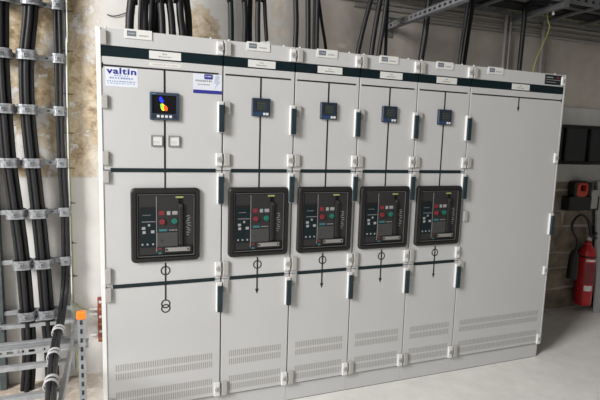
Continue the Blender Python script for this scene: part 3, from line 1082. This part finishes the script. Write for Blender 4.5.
def clamp(cx, z, Y, w, d, label, grp):
    t = thing('cable_clamp', label, 'clamp', (cx, LY - .008, z), grp)
    outer, n = [], 28
    for i in range(n):
        a = 2 * math.pi * i / n
        c, s_ = math.cos(a), math.sin(a)
        outer.append((cx + math.copysign(abs(c) ** .65, c) * w / 2, Y + math.copysign(abs(s_) ** .75, s_) * d / 2))
    for name, z0, z1, k in (('band', z - .023, z + .023, 1.0), ('rib', z - .027, z - .016, 1.10), ('rib', z + .016, z + .027, 1.10)):
        ki = (w / 2 - .004) / (w / 2) if name == 'band' else 1.0
        t_ = B()
        n = len(outer)
        vs_ = [(cx + (x - cx) * kk, Y + (y - Y) * kk, zz) for kk, zz in ((k, z0), (k, z1), (ki, z1), (ki, z0)) for x, y in outer]
        t_.add(vs_, [(r_ * n + i, r_ * n + (i + 1) % n, ((r_ + 1) % 4) * n + (i + 1) % n, ((r_ + 1) % 4) * n + i) for r_ in range(4) for i in range(n)])
        t_.build(name, 'cast_alu', t)
    B().box(cx - .010, cx + .010, Y - d / 2 - .009, Y - d / 2 + .001, z - .012, z + .012, .002).build('lug', 'cast_alu', t)
    B().tube([(cx, Y - d / 2 - .013, z), (cx, Y - d / 2 - .008, z)], .006, 6, False).build('bolt', 'steel_dark', t)
    for sx in (-1, 1):
        ew = .005 if w > .08 else .003
        x = cx + sx * (w / 2 + ew * .5)
        B().box(x - ew, x + ew, Y + .002, LY - .006, z - .016, z + .016, .003).build('ear', 'cast_alu', t)
        B().tube([(x, Y - .008, z), (x, Y + .004, z)], .004, 6, False).build('bolt', 'steel', t)


def px_at_z(path, z):
    for a, b_ in zip(path, path[1:]):
        if (a.z - z) * (b_.z - z) <= 0 and a.z != b_.z:
            return a.lerp(b_, (a.z - z) / (a.z - b_.z)).x
    return path[-1].x


for kz, z in enumerate(RUNG_Z):
    rg = ORD[6 - kz]
    clamp(px_at_z(b1, z), z, BY, .094, .090, 'cast silver clamp on the bundle nearest dark ladder rail, %s rung above floor ladder' % rg, 'clamps on the outer bundle')
    clamp(px_at_z(b2, z), z, BY, .094, .090, 'cast silver clamp on the thick middle bundle, %s rung above the floor ladder' % rg, 'clamps on the middle bundle')
    clamp(px_at_z(b3, z), z, .645, .060, .037, 'small silver clamp on the slim cable pair, %s rung above the floor ladder' % rg, 'clamps on the slim pair') if z > .5 else None

# thin wires strapped to the ladder's bright rail
rail_px = [(66.2, -20), (66.6, 40), (67.5, 110), (69, 180), (71, 250), (72.2, 300)]
pts = bundle_path([(x - .2, y) for x, y in rail_px], .650)
pts.insert(0, Vector((pts[0].x, pts[0].y, CEIL)))
tag(B().tube(pts, .004, 8).build('thin_wire', 'wire_white'), 'thin white wire strapped along the bright ladder rail', 'wire')
pts = bundle_path([(x + 1.4, y) for x, y in rail_px] + [(75, 330), (77, 352), (78, 372)], .66)
pts.insert(0, Vector((pts[0].x, pts[0].y, CEIL)))
tag(B().tube(pts, .003, 8).build('earth_wire', 'wire_yellow'), 'yellow-green earth wire strapped down the bright ladder rail', 'wire')
for ky, y in enumerate((276, 243, 203, 168, 133, 94, 51, 11)):
    k = min(range(len(rail_px) - 1), key=lambda i: 0 if rail_px[i][1] <= y < rail_px[i + 1][1] else 1)
    (xa, ya), (xb, yb) = rail_px[k], rail_px[k + 1]
    x = xa + (xb - xa) * (y - ya) / (yb - ya)
    c = at(x, y, Y=.655)
    t = B()
    t.frame(rrect(-.022, .013, -.026, .014, .008), rrect(-.0195, .0105, -.0235, .0115, .007), -.0025, .0025, .0005)
    t.v = [Vector((c.x + p.x, c.y + p.z + .02, c.z + p.y)) for p in t.v]
    t.box(c.x + .010, c.x + .034, c.y - .009, c.y - .005, c.z - .0025, c.z + .0025)
    tag(t.build('cable_tie', 'rubber'), 'black cable tie on the bright ladder rail, %s above the orange cap' % ORD[ky], 'cable tie', 'cable ties on the ladder rail')

# ================================================================== ladder running out over the floor, with its stand
hl = thing('floor_cable_ladder', 'galvanised cable ladder running out from the wall at knee height', 'cable ladder', (-0.4, 0.2, 0))
B().box(-0.180, -0.160, -1.1, 0.665, HZ - .03, HZ + .012, .002).build('side_rail', 'steel', hl)
B().box(-0.600, -0.580, -1.1, 0.665, HZ - .03, HZ + .012, .002).build('side_rail', 'steel', hl)
for y in (0.607, 0.321, 0.030, -0.28, -0.58, -0.88):
    B().box(-0.582, -0.178, y - .016, y + .016, HZ - .012, HZ + .012, .003).build('rung', 'steel', hl)
for y in (-1.0,):
    for x in (-0.59, -0.17):
        B().box(x - .015, x + .015, y - .015, y + .015, 0, HZ - .03).build('leg', 'steel', hl)
st = thing('strut_stand', 'perforated galvanised upright with bright orange cap and cross strut', 'stand', (-0.125, .24, 0))
uz = at(81, 318, Y=.24).z
B().box(-.137, -.103, .243, .262, 0, uz).build('channel_back', 'steel_dark', st)  # back of the channel darkened, shade inside the slots put into its colour
perforated(B(), 'z', 0.0, uz, -.139, -.101, .236, .243, .05, .028, .36).build('upright', 'steel', st)
B().box(-.143, -.097, .230, .268, uz - .008, uz + .034, .006).build('end_cap', 'orange', st)['label'] = 'bright orange plastic end cap'
cz_ = at(80, 346, Y=.25).z
perforated(B(), 'x', -.80, -.088, cz_ - .02, cz_ + .02, .263, .267, .05, .03, .36).build('cross_strut', 'steel', st)
B().box(-.80, -.088, .263, .30, cz_ + .018, cz_ + .022).build('strut_flange', 'steel', st)
B().box(-.17, -.075, .2, .31, 0.0, .006).build('foot_plate', 'steel', st)
for kk, (cpx, cpy) in enumerate(((57, 332), (53.7, 356), (51.3, 384))):
    yy = at(cpx, cpy, Z=HZ + .038).y
    best = next((a_.lerp(b_, (a_.y - yy) / (a_.y - b_.y)) for a_, b_ in zip(h3, h3[1:]) if a_.y >= yy >= b_.y), h3[0])
    t = thing('cable_clamp', 'pale grey clamp on the slim pair over the floor ladder, %s from the wall' % ORD[kk], 'clamp', (best.x, yy, HZ), 'clamps over the floor ladder')
    for s_ in (-1, 1):
        pl = circ(best.x, HZ + .040, .0330, 20)
        B().frame(pl, circ(best.x, HZ + .040, .0280, 20), yy + s_ * .020 - .008, yy + s_ * .020 + .008, .002).build('band', 'clamp_grey', t)
    B().box(best.x - .03, best.x + .03, yy - .022, yy + .022, HZ + .002, HZ + .012, .002).build('foot', 'clamp_grey', t)

# red-brown terminal rail and pipe stubs on the wall beside the first cabinet
p = at(100, 320, Y=.69)
tr = thing('terminal_rail', 'red-brown terminal rail with pale bolts on wall beside colour-screen cabinet', 'terminal rail', (p.x, WALL, .21))
z0, z1 = at(100, 342, Y=.69).z, at(100, 298, Y=.69).z
B().box(p.x - .013, p.x + .019, .690, WALL, z0, z1, .003).build('rail', 'redbrown', tr)
for i in range(6):
    zz = z0 + (z1 - z0) * (i + .5) / 6
    B().prism(circ(p.x + .003, zz, .009, 12), .682, .692, True).build('bolt', 'pipe_white' if i % 2 else 'copper', tr)
for i, (y, xa, xb) in enumerate(((309.5, 89, 97), (314.5, 89, 97), (335, 90, 97))):
    pa, pb = at(xa, y, Y=.70), at(xb, y - 0.3, Y=.70)
    tag(B().tube([pa, pb], .009, 10, False).build('pipe_stub', 'pipe_white'), ['topmost', 'middle', 'lowest'][i] + ' short white pipe stub ending at the red-brown terminal rail', 'pipe', 'pipe stubs at the terminal rail')
pts = [at(x, y, Y=.70) for x, y in ((76, 303), (79, 307), (84, 309), (90, 309.5))]
tag(B().tube(pts, .0035, 6).build('earth_wire', 'wire_yellow'), 'short yellow-green wire leading to the white pipe stubs', 'wire')

# ================================================================== fire extinguisher and wall box beside the row
EX, EY = 4.215, .615
ex = thing('fire_extinguisher', 'red fire extinguisher with black hose and horn hung by bare stone', 'extinguisher', (EX, EY, .085))
B().lathe([(.060, .085), (.074, .095), (.075, .11), (.075, .56), (.070, .60), (.055, .635), (.034, .66), (.028, .675), (.028, .70)], EX, EY, 28).build('cylinder', 'ext_red', ex)
B().lathe([(.0765, .55), (.0765, .565)], EX, EY, 28).build('strap', 'rubber', ex)
B().box(EX - .05, EX + .05, EY + .06, WALL, .50, .60).build('bracket', 'rubber', ex)
vb = B().lathe([(.024, .70), (.026, .72), (.026, .745), (.018, .755)], EX, EY, 14).build('valve', 'silver', ex)
B().box(EX - .012, EX + .10, EY - .012, EY + .012, .752, .766, .003, Matrix.Rotation(-.25, 3, 'Y')).build('squeeze_lever', 'rubber', ex)
B().box(EX - .012, EX + .10, EY - .012, EY + .012, .722, .736, .003, Matrix.Rotation(.1, 3, 'Y')).build('carry_handle', 'rubber', ex)
hose = [Vector((EX, EY - .02, .74))] + [at(x, y, Y=EY - .06) for x, y in ((590, 229), (588, 220), (582, 215), (576, 218), (572, 225), (573.5, 233), (577, 239), (577, 246), (575, 252))]
B().tube(hose, .011, 10).build('hose', 'rubber', ex)
hp = at(575, 250, Y=EY - .06)
hz1, hz0 = hp.z, at(573, 278, Y=EY - .06).z
B().tube([hp, (hp.x - .003, hp.y, hz1 - .03), (hp.x - .006, hp.y, hz1 - .06), (hp.x - .012, hp.y, hz0)], [.018, .034, .040, .046], 14, False).build('horn', 'rubber', ex)
# label wrapped on the side facing the room
lb = []
for name, z0, z1, a0, a1, m in (('label_line', .515, .535, 215, 300, 'label_white'), ('label_panel', .30, .50, 215, 295, 'button_red'), ('label_block', .235, .285, 218, 275, 'label_white')):
    bb = B()
    n = 8
    vs, fs = [], []
    for i in range(n + 1):
        a = math.radians(a0 + (a1 - a0) * i / n)
        for zz in (z0, z1):
            vs.append((EX + .0762 * math.cos(a), EY + .0762 * math.sin(a), zz))
    fs = [(2 * i, 2 * i + 2, 2 * i + 3, 2 * i + 1) for i in range(n)]
    bb.add(vs, fs, True).build(name, m, ex)
B().box(EX - .05, EX + .05, EY - .05, EY + .06, .0, .03, .004)

bx0, bx1 = at(569, 205, Y=.63).x, at(599, 205, Y=.63).x
bz0, bz1 = at(570, 211, Y=.63).z, at(570, 197, Y=.63).z
wbx = thing('wall_box', 'black wall box with red handle above the fire extinguisher', 'wall box', (bx0 + .1, WALL, bz0))
B().box(bx0, bx1, .63, WALL, bz0, bz1, .006).build('box', 'rubber', wbx)
ra, rb = at(575, 197, Y=.65), at(586, 182, Y=.65)
B().frame(rrect(ra.x - .035, rb.x + .005, bz1 - .002, rb.z + .01, .03), rrect(ra.x - .01, rb.x - .01, bz1 + .012, rb.z - .008, .02), .63, .70, .004).build('guard', 'rubber', wbx)
hd = B().frame(rrect(ra.x - .005, rb.x + .012, bz1 + .0, rb.z - .004, .035), rrect(ra.x + .03, rb.x - .02, bz1 + .05, rb.z - .025, .014), .622, .66, .008).build('handle', 'red_plastic', wbx)
hd['label'] = 'red plastic handle'
B().box(bx1 - .11, bx1 - .03, .625, .66, bz0 + .015, bz1 + .06, .004).build('clip', 'hinge_grey', wbx)
B().box(bx1 - .14, bx1 - .10, .64, .70, bz1 - .01, bz1 + .13, .006).build('post', 'rubber', wbx)
p = at(592, 306, Y=.60)
bd = B()
tilt = math.atan2(.13, 1.26)
vs = []
for z, y in ((0.0, .560), (1.255, .676)):
    for x in (p.x, p.x + .62):
        for dy in (0, .022):
            vs.append((x, y + dy, z))
bd.add(vs, [(0, 1, 3, 2), (4, 6, 7, 5), (0, 2, 6, 4), (1, 5, 7, 3), (0, 4, 5, 1), (2, 3, 7, 6)])
tag(bd.build('leaning_board', 'board_grey'), 'plain light grey board leaning on the wall beside the fire extinguisher', 'board')
